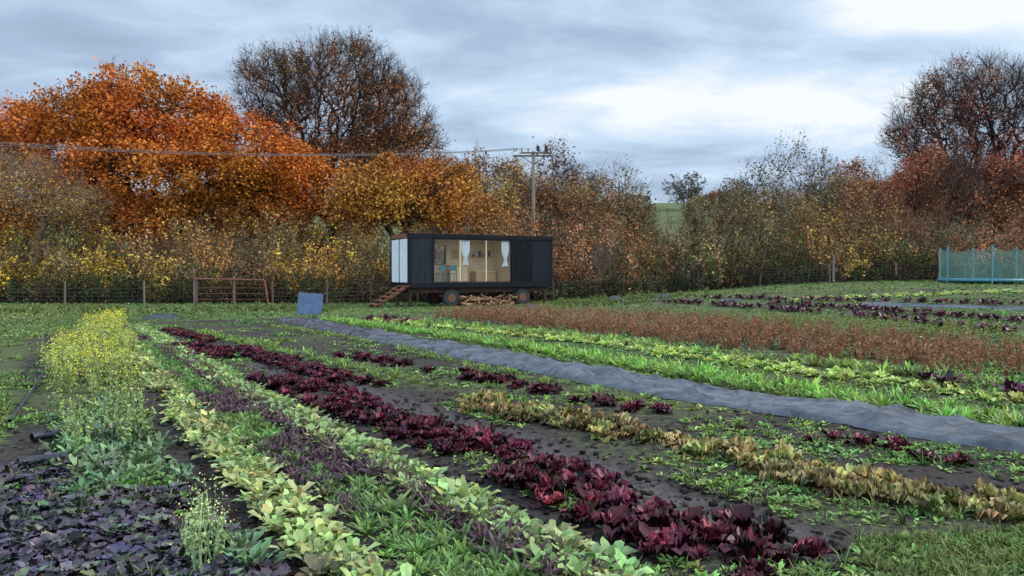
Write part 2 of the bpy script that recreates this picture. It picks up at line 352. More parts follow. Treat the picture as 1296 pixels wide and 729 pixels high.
P=poly_sample([(440,396),(300,396),(0,399),(0,393),(150,391),(440,389)],200,rg)
stems(a,P,.1+.3*rg.random(len(P))**2,rg,6,(.18,.17,.08),(.17,.2,.06),.07,10,.5); a.make('rough_herbage',M_grass)
def logsamp(n,rng,r0=3.6,r1=52,amax=.66):
    r=np.exp(rng.random(n)*math.log(r1/r0))*r0; u=(rng.random(n)*2-1)*amax
    x=u*r; y=r; return np.c_[x,y,H(x,y)-.004]
P=logsamp(46000,rg); inf=poly_mask(P[:,0],P[:,1],FIELD)
Pf=P[inf]; sp=Pf[:,0]*.843+Pf[:,1]*.537
dm=np.minimum(np.minimum(dist_line(Pf[:,0],Pf[:,1],MUD)-.1,dist_line(Pf[:,0],Pf[:,1],MUD2)),dist_line(Pf[:,0],Pf[:,1],MUD3)+.05)
d4=dist_line(Pf[:,0],Pf[:,1],MUD4)
PL=[(1500,582),(1296,562),(1100,531),(900,504),(700,468),(500,431),(372,405)]
dp=dist_line(Pf[:,0],Pf[:,1],PL)
dens=.24+.8*nz2(Pf,1.6,44)+.45*nz2(Pf,5,45)+np.where(sp>9.2,.35,0)-.35*np.exp(-(d4/.35)**2)
s=(rg.random(len(Pf))<dens)&(dm>.25)&(dp>.68); Pf=Pf[s]
a=Acc(); sc=(.45+.8*rg.random(len(Pf)))*(1+Pf[:,1]/32)
gm=rg.random(len(Pf))<.12
tint=np.stack([1+.3*nz2(Pf,.9,50),1+.15*nz2(Pf,1.3,51),1+.2*nz2(Pf,1.1,52)],-1)
scatter(a,T_weed,Pf[~gm],sc[~gm],rg,tint=tint[~gm],var=.3); scatter(a,T_grass,Pf[gm],sc[gm]*.8,rg,var=.25)
a.make('weeds',M_grass)
Pg=P[~inf]; Pg2=logsamp(26000,rg,3.6,60); Pg2=Pg2[~poly_mask(Pg2[:,0],Pg2[:,1],FIELD)]; Pg=np.r_[Pg,Pg2]
Pg=Pg[(nz2(Pg,1.5,13)+.5*nz2(Pg,4,14)>-.35)|(Pg[:,1]>20)]
a=Acc(); tint=np.stack([1+.3*nz2(Pg,.7,60),1+.1*nz2(Pg,1.3,61),np.ones(len(Pg))],-1)*(1+.25*nz2(Pg,.5,66))[:,None]
gw=rg.random(len(Pg))<.4
scatter(a,T_grass,Pg[~gw],((.3+.5*rg.random(len(Pg)))*(1+Pg[:,1]/60))[~gw],rg,tint=tint[~gw],var=.3)
scatter(a,T_weed,Pg[gw],((.6+.8*rg.random(len(Pg)))*(1+Pg[:,1]/45))[gw],rg,tint=tint[gw],var=.3); a.make('grass',M_grass)
P=logsamp(12000,rg,3.6,22); P=P[poly_mask(P[:,0],P[:,1],FIELD)]
cv=np.array([[x,y,z] for x in(-1,1) for y in(-1,1) for z in(-1,1)],float)
cf=np.array([[0,1,3,2],[4,6,7,5],[0,4,5,1],[2,3,7,6],[0,2,6,4],[1,5,7,3]])
def clods(P,s,col,rng):
    n=len(P); V=(cv[None]*(.6+.8*rng.random((n,8,3))))*s[:,None,None]*[1,1,.6]
    an=rng.random(n)*6.28; c=np.cos(an)[:,None];sn=np.sin(an)[:,None]
    V=np.stack([V[...,0]*c-V[...,1]*sn,V[...,0]*sn+V[...,1]*c,V[...,2]],-1)+P[:,None]
    return V.reshape(-1,3),(cf[None]+(np.arange(n)*8)[:,None,None]).reshape(-1,4),np.repeat(np.array(col)*(.5+rng.random((n,1))),8,0)
a=Acc(); a.add(*clods(P,.006+.02*rg.random(len(P))**2,(.045,.034,.028),rg)); a.make('soil_clods',M_bark,True)

# ------------------------------------------------------------ plastic mulch strip
def strip(name,pts,wd,mat_,seed,step=.06,nw=26,amp=1.0):
    P=line(pts,step); T=nrm(np.gradient(P,axis=0)); Nn=nrm(np.stack([-T[:,1],T[:,0],0*T[:,0]],-1))
    s=np.linspace(-.5,.5,nw); L=np.arange(len(P))*step
    e1=.06*np.sin(L*1.3+seed)+.05*np.sin(L*3.7)+.035*np.sin(L*8.1)+.03*np.sin(L*19); e2=.06*np.sin(L*1.7+2)+.05*np.sin(L*4.3)+.04*np.sin(L*9.7)
    wdt=np.where(s[None]>0,1+e1[:,None],1+e2[:,None])
    Q=P[:,None]+Nn[:,None]*(s[None,:]*wd*wdt)[...,None]
    Q[...,2]=H(Q[...,0],Q[...,1])
    q=Q*[1,1,0]
    al=L[:,None]; ac=s[None]*wd
    wr=np.sin(al*9+3*np.sin(ac*3+al*.7)+2.5*snoise(q,2,seed))*.017*np.clip(.7+1.2*snoise(q,1.1,seed+5),0,2)+np.sin(ac*17+2.5*snoise(q,1.6,seed+8))*.014*np.clip(.7+snoise(q,.9,seed+6),0,2)
    ridge=(1-np.abs(snoise(q,4.5,seed+9)))**3*.06+(1-np.abs(snoise(q,9,seed+11)))**4*.03
    nn=snoise(q,7,seed)*.018+snoise(q,18,seed+1)*.01+snoise(q,2.2,seed+2)*.03+wr+ridge
    Q[...,2]+=.05+amp*nn*np.minimum(1,(.5-np.abs(s))*8)[None]-np.where(np.abs(s)>.47,.045,0)[None]
    i=np.arange(len(P)*nw).reshape(len(P),nw); Fq=np.stack([i[:-1,:-1],i[1:,:-1],i[1:,1:],i[:-1,1:]],-1).reshape(-1,4)
    return build(name,Q.reshape(-1,3),Fq,None,mat_,True)
M_pl=mat('mulch_plastic',(.02,.023,.032),.27,0,3,.7,.65,.3,c2=(.06,.065,.075))
M_pl2=mat('black_plastic',(.02,.023,.03),.4,0,6,.4,.5,.3)
strip('plastic_mulch_strip',PL,1.2,M_pl,5)
def heap(name,pxy,w,d,h,seed,m=None):
    c=G(*pxy); n=26; u=np.linspace(-1,1,n); U,Vv=np.meshgrid(u,u)
    x=U*w/2;y=Vv*d/2; r=np.sqrt(U**2+Vv**2)
    P=np.stack([x,y,0*x],-1); z=h*np.clip(1-r**2.2,-.05,1)*(.7+.5*snoise(P,6/w,seed))+.03*snoise(P,14,seed+1)
    Q=np.stack([c[0]+x,c[1]+y,c[2]+z-.01],-1); i=np.arange(n*n).reshape(n,n)
    Fq=np.stack([i[:-1,:-1],i[:-1,1:],i[1:,1:],i[1:,:-1]],-1).reshape(-1,4)
    build(name,Q.reshape(-1,3),Fq,None,m or M_pl2,True)
heap('plastic_sheet',(207,403),1.8,1.5,.22,1); heap('plastic_sheet',(782,381),1.4,1.2,.35,2); heap('plastic_sheet',(838,377),1.3,1.2,.35,3)
heap('plastic_sheet',(925,381),1.6,1.,.15,4)
strip('plastic_mulch_strip',[(1090,386),(1180,388),(1296,392),(1400,396)],.9,M_pl,9,.3,8)

# ------------------------------------------------------------ trees
def tree(name,root,ells,N,rng,fork=.25,alpha=.25,bark=(.045,.035,.028),rtip=.018,twigs=5,tl=.9,tw=.010,
         leaves=0,lsize=.16,lcol=(.3,.1,.03),lvar=.25,gap=-.2,gapf=.35,acc=None,shell=.5,leafbias=None,exp=2.35,sub=2):
    root=np.array(root,float); E=[(np.array(c,float),np.array(r,float)) for c,r in ells]
    vol=np.array([np.prod(r) for _,r in E]); pr=vol/vol.sum()
    k=rng.choice(len(E),N,p=pr); v=nrm(rng.normal(size=(N,3)))*(rng.random((N,1))**(1/3*(1-shell)+.05))
    v*=1+.22*snoise(v*1.0+k[:,None]*3.1,3.2,int(rng.integers(1e6)))[:,None]
    Cc=np.array([e[0] for e in E])[k]; Rr=np.array([e[1] for e in E])[k]
    pts=Cc+v*Rr
    top=max(e[0][2]+e[1][2] for e in E); cen=(pr[:,None]*np.array([e[0] for e in E])).sum(0)
    fz=root[2]+(top-root[2])*fork
    nt_=6; trunk=np.array([root+np.array([(cen[0]-root[0])*.15*i/nt_+.1*math.sin(i*1.7),0,(fz-root[2])*i/nt_]) for i in range(nt_+1)])
    fk=trunk[-1]
    pts=pts[pts[:,2]>root[2]+1.2]
    pts=pts[np.argsort(np.linalg.norm(pts-fk,axis=1))]; n=len(pts)
    nodes=np.zeros((n+nt_+1,3)); nodes[:nt_+1]=trunk; par=np.full(n+nt_+1,-1); par[1:nt_+1]=np.arange(nt_)
    pl=np.zeros(n+nt_+1)
    for i in range(1,nt_+1): pl[i]=pl[i-1]+.2
    c=nt_+1; first=3
    for p in pts:
        d=np.linalg.norm(nodes[first:c]-p,axis=1)
        j=first+int(np.argmin(d+alpha*pl[first:c])); dj=d[j-first]
        nodes[c]=p; par[c]=j; pl[c]=pl[j]+dj; c+=1
    acc_r=np.zeros(c)
    for i in range(c-1,0,-1):
        if acc_r[i]==0: acc_r[i]=rtip**exp
        acc_r[par[i]]+=acc_r[i]
    r=acc_r**(1/exp)
    A=acc or Acc()
    ch=np.arange(1,c); pa=par[1:c]
    P0=nodes[pa];P1=nodes[ch]; r0=np.minimum(r[pa],r[ch]*1.5); r1=r[ch]
    mid=(P0+P1)/2+rng.normal(size=P0.shape)*np.linalg.norm(P1-P0,axis=1,keepdims=True)*.09
    mid[:,2]+=np.linalg.norm(P1-P0,axis=1)*.05
    bc=np.array(bark)
    big=r1>.07
    for m_,nn in ((big,7),(~big,3)):
        if m_.any():
            for (a_,b_,ra,rb) in ((P0,mid,r0,(r0+r1)/2),(mid,P1,(r0+r1)/2,r1)):
                V,Fq=tubes(a_[m_],b_[m_],ra[m_],rb[m_],nn); A.add(V,Fq,bc)
    V,Fq=tubes(root[None]-[0,0,.3],root[None]+[0,0,.8],r[0]*1.6,r[0]*1.05,9); A.add(V,Fq,bc)
    thin=np.where(r1<.06)[0]
    tn=np.repeat(thin,twigs); t=rng.random((len(tn),1)); b=mid[tn]*(1-t)+P1[tn]*t
    dirn=nrm(nrm(P1[tn]-P0[tn])*.5+nrm(P1[tn]-fk)*.5+rng.normal(size=(len(tn),3))*.45+[0,0,.12])
    ln=tl*(.5+.8*rng.random((len(tn),1))); e=b+dirn*ln
    V,Fq=ribbons(b,e,tw,tw*.5,rng); A.add(V,Fq,bc*1.25)
    for q in range(sub):
        t=.3+.6*rng.random((len(tn),1)); b2=b*(1-t)+e*t; d2=nrm(dirn+rng.normal(size=dirn.shape)*.55)
        e2=b2+d2*ln*.55; V,Fq=ribbons(b2,e2,tw*.7,tw*.4,rng); A.add(V,Fq,bc*1.5)
    L_=None
    if leaves:
        nz=snoise(P1,gapf*2.2,int(rng.integers(1e6)))+.5*snoise(P1,gapf*5,3)
        ok=thin[nz[thin]>gap]
        if leafbias is not None: ok=ok[leafbias(P1[ok],rng)]
        pk=rng.choice(ok,leaves); q=P1[pk]+rng.normal(size=(leaves,3))*tl*.36
        V,Fq=leafquads(q,lsize*(.6+.8*rng.random(leaves)),rng,.4)
        cv_=np.array(lcol)*(1+lvar*rng.normal(size=(leaves,1)))*(1+.32*snoise(q,.5,9)[:,None])
        cv_=cv_*(1+np.stack([.0*q[:,0],.25*snoise(q,.8,12),0*q[:,0]],-1))
        L_=(V,Fq,np.repeat(np.clip(cv_,.004,1),4,0))
    if acc is not None:
        if L_: A.add(*L_)
        return
    em=bpy.data.objects.new(name,None); scene.collection.objects.link(em)
    A.make('branches',M_bark,False,em)
    if L_: build('foliage',*L_,M_leaf,False,em)
    return em
def el(px,py,d,rx,ry,rd):
    s=d/F0; return (W(px,py,d),(rx*s,rd,ry*s))
rt=np.random.default_rng(5)
d=60; tree('oak_tree',[(200-CX)/F0*d,d,-.1],[el(190,155,d,95,55,7),el(120,150,d+1,60,35,5),el(90,190,d+1,105,62,7),el(300,205,d-1,90,56,6),el(20,175,d+3,60,45,5),el(380,235,d,62,45,5),el(200,225,d-3,150,50,6),el(90,255,d-2,110,35,5),el(320,268,d-1,100,30,5),el(200,280,d-4,100,24,4),el(250,155,d,55,35,4),el(-40,210,d,60,60,5)],
  2900,rt,fork=.2,bark=(.03,.022,.018),twigs=3,tl=.9,leaves=120000,lsize=.235,lcol=(.56,.18,.036),gap=-.4)
d=70; tree('oak_tree',[(415-CX)/F0*d,d,-.1],[el(425,140,d,90,82,7),el(358,120,d+1,50,52,6),el(492,155,d,62,60,6),el(445,95,d,60,38,5),el(512,200,d-1,52,45,5),el(440,225,d-1,105,50,6)],
  2500,rt,fork=.3,alpha=.32,bark=(.048,.030,.021),rtip=.025,twigs=6,tl=1.2,tw=.013,leaves=40000,lsize=.19,lcol=(.36,.155,.06),gap=-.5,
  leafbias=lambda P,r:(r.random(len(P))<np.clip(1.25-(P[:,2]-6)/10,.25,1)))
d=58; tree('oak_tree',[(505-CX)/F0*d,d,-.1],[el(500,250,d,75,42,5),el(560,240,d+2,42,38,4),el(455,262,d-1,45,30,4)],900,rt,fork=.35,bark=(.05,.04,.03),twigs=3,leaves=26000,lsize=.22,lcol=(.52,.21,.05),gap=-.3)
d=50; tree('willow_tree',[(50-CX)/F0*d,d,-.1],[el(50,245,d,55,35,3),el(15,225,d,45,35,2.5),el(95,262,d,35,25,2.5)],420,rt,fork=.25,bark=(.18,.12,.08),twigs=4,tl=.9,tw=.008,leaves=6000,lsize=.11,lcol=(.44,.26,.08))
d=66; tree('ash_tree',[(1250-CX)/F0*d,d,1.1],[el(1250,170,d,100,85,7),el(1188,165,d,62,62,5),el(1310,175,d,80,80,6),el(1240,122,d,72,45,5),el(1200,250,d-2,80,40,5)],
  2300,rt,fork=.3,alpha=.32,bark=(.055,.036,.03),rtip=.025,twigs=6,tl=1.1,tw=.012,leaves=32000,lsize=.19,lcol=(.40,.15,.085),gap=-.3,
  leafbias=lambda P,r:(r.random(len(P))<np.clip(1.2-(P[:,2]-6)/6,.08,1)))
d=60; tree('hawthorn_tree',[(1190-CX)/F0*d,d,1.1],[el(1185,245,d,58,55,4),el(1270,250,d,52,48,4)],800,rt,fork=.2,bark=(.07,.05,.04),twigs=3,leaves=22000,lsize=.18,lcol=(.46,.18,.085),gap=-.2)
D=Acc()
def far(px,top,hw,d,lc=None,nl=2500,N=200,bark=(.11,.085,.07),base=None):
    x=(px-CX)/F0*d; z0=float(H(x,d)); zt=CH-(top-HY)/F0*d; h=max(3,zt-z0); s=d/F0
    c=np.array([x,d,z0+h*.62]); r=np.array([hw*s,hw*s*.8,h*.38])
    tree('',[x,d,z0-.2],[(c,r),(c+[hw*s*.3*rt.normal(),0,-h*.12],r*[.8,.8,.8])],N,rt,fork=.3,alpha=.3,bark=bark,rtip=.03,twigs=4,tl=h*.09+.3,tw=.00015*d,sub=1,
         leaves=nl if lc else 0,lsize=.0024*d+.08,lcol=lc or (.1,.1,.1),acc=D,gap=-.3)
BR=(.34,.18,.08);OR=(.50,.22,.055);OL=(.25,.22,.09);GY=(.20,.16,.11);RU=(.40,.165,.085)
for a_ in [(600,190,36,100,BR,4500),(640,198,38,95,BR,6000),(585,210,36,82,OR,6500),(660,205,36,88,(.40,.24,.09),6000),(705,178,30,95,(.20,.14,.09),2200),(735,205,24,120,GY,1500),(785,204,38,120,(.24,.2,.11),1800),(760,222,34,125,BR,3500),(690,222,38,85,BR,6000),(625,228,34,75,(.40,.27,.08),6000),(720,228,36,90,(.32,.2,.09),5000),
          (865,220,27,215,(.12,.10,.06),1200),(898,247,18,200,OL,1800),(880,255,14,120,OL,1800),(930,226,27,150,(.2,.18,.09),2200),(965,200,34,125,GY,1200),(1010,178,42,118,(.22,.19,.13),1800),(1035,200,30,125,GY,900),(1085,203,32,130,RU,4500),(1115,207,30,108,RU,4500),(1060,222,34,120,BR,4500),(990,232,44,92,(.29,.19,.08),6000),(1100,230,44,82,(.36,.19,.08),6500),(935,243,32,88,(.29,.2,.09),5000),
          (1150,226,42,80,RU,5500),(600,240,42,68,(.50,.23,.07),6500),(300,215,60,100,BR,4500),(555,225,42,90,BR,5500),(-60,170,60,75,BR,5000),(1340,200,60,100,RU,5000),(460,200,40,105,GY,1200),(545,195,34,105,BR,3500),(290,130,30,90,GY,1200),(790,248,34,92,(.28,.19,.08),5500),(745,244,38,86,(.36,.20,.08),5500),(818,258,18,100,(.22,.17,.08),2500),
          (10,262,50,80,OR,5000),(80,262,50,82,BR,5000),(150,262,50,78,OR,6000),(220,262,55,76,BR,7000),(290,262,50,80,OR,5000),(360,262,50,80,BR,5000),(430,262,50,80,OR,5000)]:
    far(*a_)
for i in range(46):
    px=-200+i*38+rt.normal()*12; dd=175+rt.random()*70
    if 805<px<880: continue
    far(px,246+rt.normal()*5-(6 if px>905 else 0),24,dd,[OL,BR,GY,RU][i%4],1100,80)
D.make('distant_trees',M_leaf)

# ------------------------------------------------------------ hedge
rh=np.random.default_rng(12)
topx=[-200,0,60,130,220,300,400,480,560,620,700,760,820,850,890,920,1000,1060,1130,1200,1296,1500]
topy=[270,276,274,284,287,285,278,288,283,266,256,262,268,270,266,256,250,246,245,256,262,262]
YE=(.66,.42,.05)
def palset(px):
    if px<150: o=[YE,YE,(.52,.34,.06),(.34,.26,.09),(.40,.20,.08),(.12,.13,.045)]
    elif px<290: o=[(.46,.24,.08),(.32,.21,.10),(.50,.24,.07),(.50,.32,.07),(.12,.13,.045)]
    elif px<460: o=[(.56,.30,.06),(.52,.22,.06),(.36,.26,.09),YE,(.24,.14,.06)]
    elif px<600: o=[(.48,.22,.06),(.34,.17,.07),(.20,.16,.06),(.46,.27,.07),(.12,.13,.045)]
    elif px<760: o=[(.58,.25,.10),(.54,.21,.08),(.44,.20,.09),(.34,.21,.10)]
    elif px<880: o=[(.28,.19,.09),(.44,.20,.09),(.18,.15,.06),(.38,.24,.09)]
    elif px<1000: o=[(.36,.21,.09),(.24,.17,.07),(.42,.26,.09),(.14,.14,.05)]
    elif px<1130: o=[(.44,.25,.08),(.42,.19,.08),(.50,.31,.08),(.24,.16,.07)]
    else: o=[(.42,.17,.09),(.44,.20,.09),(.30,.18,.09)]
    return np.array(o)
def hedge_d(px): return np.interp(px,[-200,400,700,1000,1300,1500],[47,47,49.5,52,53,53])
Tw=Acc(); Lf=Acc()
def shrub(px,d,h,w,cols,nst,ntw,nlf,tcol,ls=.13,sc=.0):
    x=(px-CX)/F0*d; z0=float(H(x,d))-.1; b=np.array([x,d,z0])
    az=rh.random(nst)*6.28; sp=rh.random(nst)**.7*w
    hh=h*(.4+.68*rh.random(nst))*(1-.3*(sp/w)**2)
    off=np.stack([np.cos(az)*sp,np.sin(az)*sp*.8,hh],-1)
    bend=rh.normal(size=(nst,3))*.3*[1,1,0]
    base=rh.normal(size=(nst,3))*[.55,.5,0]*(w/1.5)
    main=rh.integers(len(cols))
    pick=np.where(rh.random(nst)<.6,main,rh.integers(len(cols),size=nst))
    scol=cols[pick]*(.6+.6*rh.random((nst,1)))*(.7+.55*rh.random())
    dn=(.25+1.0*rh.random(nst))*(.65+.6*rh.random())
    def pt(i,t): 
        t=t[:,None]; return b+base[i]+off[i]*np.concatenate([t**1.3,t**1.3,t**.85],1)+bend[i]*np.sin(t*3.1)
    ns=4; I=np.repeat(np.arange(nst),ns); t0=np.tile(np.arange(ns)/ns,nst)
    V,Fq=tubes(pt(I,t0),pt(I,t0+1/ns),.03*(1-t0)+.008,.03*(1-t0-1/ns)+.008,3); Tw.add(V,Fq,np.array(tcol)*.8)
    I=rh.integers(0,nst,nst*ntw); t=.15+.85*rh.random(len(I)); p=pt(I,t); dr=nrm(nrm(off[I])*.9+rh.normal(size=p.shape)*.5+[0,0,.25])
    ln=(.35+.7*rh.random((len(I),1)))*min(1.3,h/3.5); e=p+dr*ln
    V,Fq=ribbons(p,e,.012,.005,rh); Tw.add(V,Fq,np.repeat(np.array(tcol)*(.6+.9*rh.random((len(I),1))),4,0))
    k=rh.integers(0,len(e),nst*nlf); k=k[rh.random(len(k))<dn[I[k]]]; q=p[k]+(e[k]-p[k])*rh.random((len(k),1))+rh.normal(size=(len(k),3))*.12
    ok=(q[:,2]>z0)&(snoise(q,1.3,17)>-.5); q=q[ok]; k=k[ok]
    V,Fq=leafquads(q,ls*(.5+.9*rh.random(len(q))),rh); 
    c=scol[I[k]]*(1+.28*rh.normal(size=(len(q),1)))*(1+.3*snoise(q,.9,5)[:,None]); Lf.add(V,Fq,np.repeat(np.clip(c,.004,1),4,0))
px=-130
while px<1430:
    for layer in range(3):
        d=hedge_d(px)+layer*2.6+rh.normal()*.7
        tp=np.interp(px,topx,topy)+rh.normal()*9; x=(px-CX)/F0*d
        h=(CH-(tp-HY)/F0*d-float(H(x,d)))*(.62,.85,1.05)[layer]*(.85+.3*rh.random())
        cols=palset(px+rh.normal()*25)
        tc=np.array([.15,.105,.075])*(.6+.8*rh.random())
        if rh.random()<.3: cols=np.r_[cols,np.array([(.11,.135,.045)])]
        shrub(px+rh.normal()*8,d,max(1.5,h),1.4+.6*rh.random(),cols,16,18,118,tc,.15)
    d=hedge_d(px)-1.6+rh.normal()*.3
    shrub(px+rh.normal()*6,d,1.0+1.5*rh.random(),1.5,np.array([(.05,.07,.025),(.10,.065,.035),(.08,.085,.03)]),15,10,70,(.075,.05,.04),.13)
    px+=25
em=bpy.data.objects.new('hedgerow',None); scene.collection.objects.link(em)
Tw.make('twigs',M_bark,False,em); Lf.make('foliage',M_leaf,False,em)

# ------------------------------------------------------------ generic parts
def empty(name,loc=(0,0,0),rz=0):
    e=bpy.data.objects.new(name,None); e.location=loc; e.rotation_euler=(0,0,rz); scene.collection.objects.link(e); return e
def box(name,x0,x1,y0,y1,z0,z1,m,parent=None,bev=.008,rot=None,loc=None):
    import bmesh
    bm=bmesh.new(); bmesh.ops.create_cube(bm,size=1)
    cx,cy,cz=(x0+x1)/2,(y0+y1)/2,(z0+z1)/2
    for v in bm.verts: v.co=Vector((v.co.x*(x1-x0),v.co.y*(y1-y0),v.co.z*(z1-z0)))
    if bev: bmesh.ops.bevel(bm,geom=bm.edges[:],offset=min(bev,.3*min(x1-x0,y1-y0,z1-z0)),segments=1,affect='EDGES')
    me=bpy.data.meshes.new(name); bm.to_mesh(me); bm.free(); me.materials.append(m)
    o=bpy.data.objects.new(name,me); o.location=(cx,cy,cz); scene.collection.objects.link(o)
    if rot: o.rotation_euler=rot
    if parent: o.parent=parent
    return o
def tube(name,pts,r,m,parent=None,n=8):
    P=np.array(pts,float); V,Fq=tubes(P[:-1],P[1:],r,r,n); return build(name,V,Fq,None,m,True,parent)
def cyl(name,c,r,h,axis,m,parent=None,n=28,bev=.02):
    import bmesh
    bm=bmesh.new(); bmesh.ops.create_cone(bm,cap_ends=True,segments=n,radius1=r,radius2=r,depth=h)
    if bev: bmesh.ops.bevel(bm,geom=[e for e in bm.edges if abs(e.verts[0].co.z-e.verts[1].co.z)<1e-5],offset=bev,segments=2,affect='EDGES')
    me=bpy.data.meshes.new(name); bm.to_mesh(me); bm.free(); me.materials.append(m)
    o=bpy.data.objects.new(name,me); o.location=c; scene.collection.objects.link(o)
    if axis=='y': o.rotation_euler=(math.pi/2,0,0)
    if axis=='x': o.rotation_euler=(0,math.pi/2,0)
    if parent:o.parent=parent
    return o
# irrigation pipes lying at the left edge
for p0,p1 in (((20,597),(84,588)),((38,562),(84,556)),((10,540),(60,470))):
    A_=G(*p0)+[0,0,.06]; B_=G(*p1)+[0,0,.07]; t=np.linspace(0,1,9)[:,None]; Q=A_*(1-t)+B_*t; Q[:,1]+=.03*np.sin(t[:,0]*5); tube('irrigation_pipe',Q,.045 if p0[1]>550 else .02,M_pl2,None,10)
# ------------------------------------------------------------ cabin
M_blk=mat('black_paint',(.008,.009,.011),.5,0,3,.5,.18,0,(1,1,.3))
M_blk2=mat('charcoal_slats',(.022,.024,.03),.5,0,3,.4,.25)
M_wht=mat('white_panel',(.72,.76,.78),.5,0,2,.08)
M_ply=mat('plywood',(.86,.64,.36),.6,0,2.2,.12,.3,0,(1,1,6))
M_ply2=mat('plywood_dark',(.60,.38,.18),.6,0,2.2,.2,.3,0,(1,1,6))
M_rust=mat('rusty_steel',(.20,.075,.04),.8,.1,10,.5)
M_chas=mat('chassis_steel',(.06,.03,.022),.8,.1,10,.5)
M_wood=mat('old_wood',(.16,.12,.09),.85,0,6,.4,.2,.3,(1,1,.2))
M_rub=mat('tyre_rubber',(.035,.034,.033),.85,0,8,.3)
M_cur=mat('curtain_cloth',(.83,.83,.82),.8,0,4,.03)
M_ch=mat('teal_chair',(.06,.20,.20),.5,0,4,.2)
gl,nt,o=newmat('window_glass'); N=nt.nodes.new
t=N('ShaderNodeBsdfTransparent'); g=N('ShaderNodeBsdfGlossy'); g.inputs['Roughness'].default_value=.02; mx=N('ShaderNodeMixShader'); lw=N('ShaderNodeFresnel'); lw.inputs[0].default_value=1.2
nt.links.new(lw.outputs[0],mx.inputs[0]); nt.links.new(t.outputs[0],mx.inputs[1]); nt.links.new(g.outputs[0],mx.inputs[2]); nt.links.new(mx.outputs[0],o.inputs[0])
cab=empty('container_cabin',(-5.2,40,1.0),math.radians(27))
LX,LY,LZ=8.27,2.7,2.73
def corr(name,p0,p1,z0,z1,nrmv,m,pitch=.14,dep=.035):
    p0=np.array(p0,float);p1=np.array(p1,float);L=np.linalg.norm(p1-p0);n=max(1,round(L/pitch)); t=[];o_=[]
    for i in range(n):
        for f,dd in ((0,0),(.35,0),(.5,1),(.85,1)): t.append((i+f)/n);o_.append(dd)
    t.append(1);o_.append(0); t=np.array(t);o_=np.array(o_)
    Q=p0+(p1-p0)*t[:,None]+np.array(nrmv)*dep*o_[:,None]
    V=np.concatenate([np.c_[Q,np.full(len(Q),z0)],np.c_[Q,np.full(len(Q),z1)]]); k=len(Q); i=np.arange(k-1)
    return build(name,V,np.stack([i,i+1,i+1+k,i+k],1),None,m,False,cab)
box('floor_beam',-.04,LX+.04,-.06,.10,-.02,.22,M_blk,cab); box('rear_floor_beam',-.04,LX+.04,LY-.1,LY+.04,-.02,.22,M_blk,cab)
box('roof_beam',-.05,LX+.05,-.07,.12,2.50,LZ,M_blk,cab); box('rear_roof_beam',-.05,LX+.05,LY-.12,LY+.05,2.5,LZ,M_blk,cab)
for i,(x0,x1) in enumerate(((-.03,.12),(1.24,1.34),(5.80,5.90),(LX-.12,LX+.03))):
    box('post_%d'%i,x0,x1,-.065,.09,.223,2.497,M_blk,cab)
    if i in(0,3): box('rear_post_%d'%i,x0,x1,LY-.1,LY+.03,.223,2.497,M_blk,cab)
for i,x in enumerate((-.045,LX-.09)):
    box('end_top_%d'%i,x,x+.13,.123,LY-.123,2.5,LZ-.003,M_rust if i==0 else M_blk,cab); box('end_sill_%d'%i,x,x+.13,.103,LY-.103,-.02,.22,M_blk,cab)
box('roof',.09,LX-.09,.123,LY-.123,2.62,LZ-.03,M_blk,cab); box('floor',.09,LX-.09,.103,LY-.103,.1,.24,M_ply2,cab)
corr('front_panel_left',(.12,-.02),(1.24,-.02),.22,2.5,(0,-1),M_blk2); corr('front_panel_right',(5.9,-.02),(6.98,-.02),.22,2.5,(0,-1),M_blk)
for i in range(12):
    x=7.04+i*.095; box('slat_%d'%i,x,x+.055,-.045,-.02,.26,2.46,M_blk2,cab,.004)
box('slat_backing',6.98,LX-.12,-.017,.01,.22,2.5,M_blk,cab)
corr('far_end_wall',(LX-.02,.1),(LX-.02,LY-.1),.22,2.5,(1,0),M_blk)
corr('rear_wall',(.12,LY-.03),(1.7,LY-.03),.22,2.5,(0,1),M_blk);corr('rear_wall_right',(3.0,LY-.03),(LX-.12,LY-.03),.22,2.5,(0,1),M_blk)
for n_,a_ in (('lining_l',(.16,1.6,0)),('lining_r',(3.1,8.1,0))): box(n_,a_[0],a_[1],LY-.16,LY-.10,.24,2.5,M_ply,cab,0)
box('lining_under',1.6,3.1,LY-.16,LY-.1,.24,1.15,M_ply,cab,0); box('lining_over',1.6,3.1,LY-.16,LY-.1,2.25,2.5,M_ply,cab,0)
box('ceiling',.16,8.1,.13,LY-.17,2.5,2.56,M_wht,cab,0)
box('lining_end',LX-.16,LX-.1,.13,LY-.17,.24,2.5,M_ply,cab,0)
box('partition',5.92,5.98,.13,LY-.17,.24,2.5,M_ply,cab,0); box('front_lining',.16,1.22,.04,.08,.24,2.5,M_ply,cab,0)
box('door_leaf_1',-.02,.02,.14,1.30,.25,2.46,M_wht,cab); box('door_leaf_2',-.02,.02,1.38,LY-.14,.25,2.46,M_wht,cab); box('door_mullion',-.035,.03,1.305,1.375,.223,2.497,M_blk,cab)
for i,x in enumerate((1.34,2.80,4.29,5.745)): box('window_frame_%d'%i,x,x+.055,.0,.06,.28,2.44,M_blk2 if i in(0,3) else M_ply,cab)
box('window_head',1.34,5.8,.0,.06,2.443,2.497,M_blk2,cab); box('window_sill',1.34,5.8,.0,.06,.223,.277,M_blk2,cab)
for i,(x0,x1) in enumerate(((1.4,2.795),(2.86,4.285),(4.35,5.74))): box('glass_%d'%i,x0,x1,.025,.035,.28,2.44,gl,cab,0)
box('rear_glass',1.6,3.1,LY-.13,LY-.12,1.15,2.25,gl,cab,0)
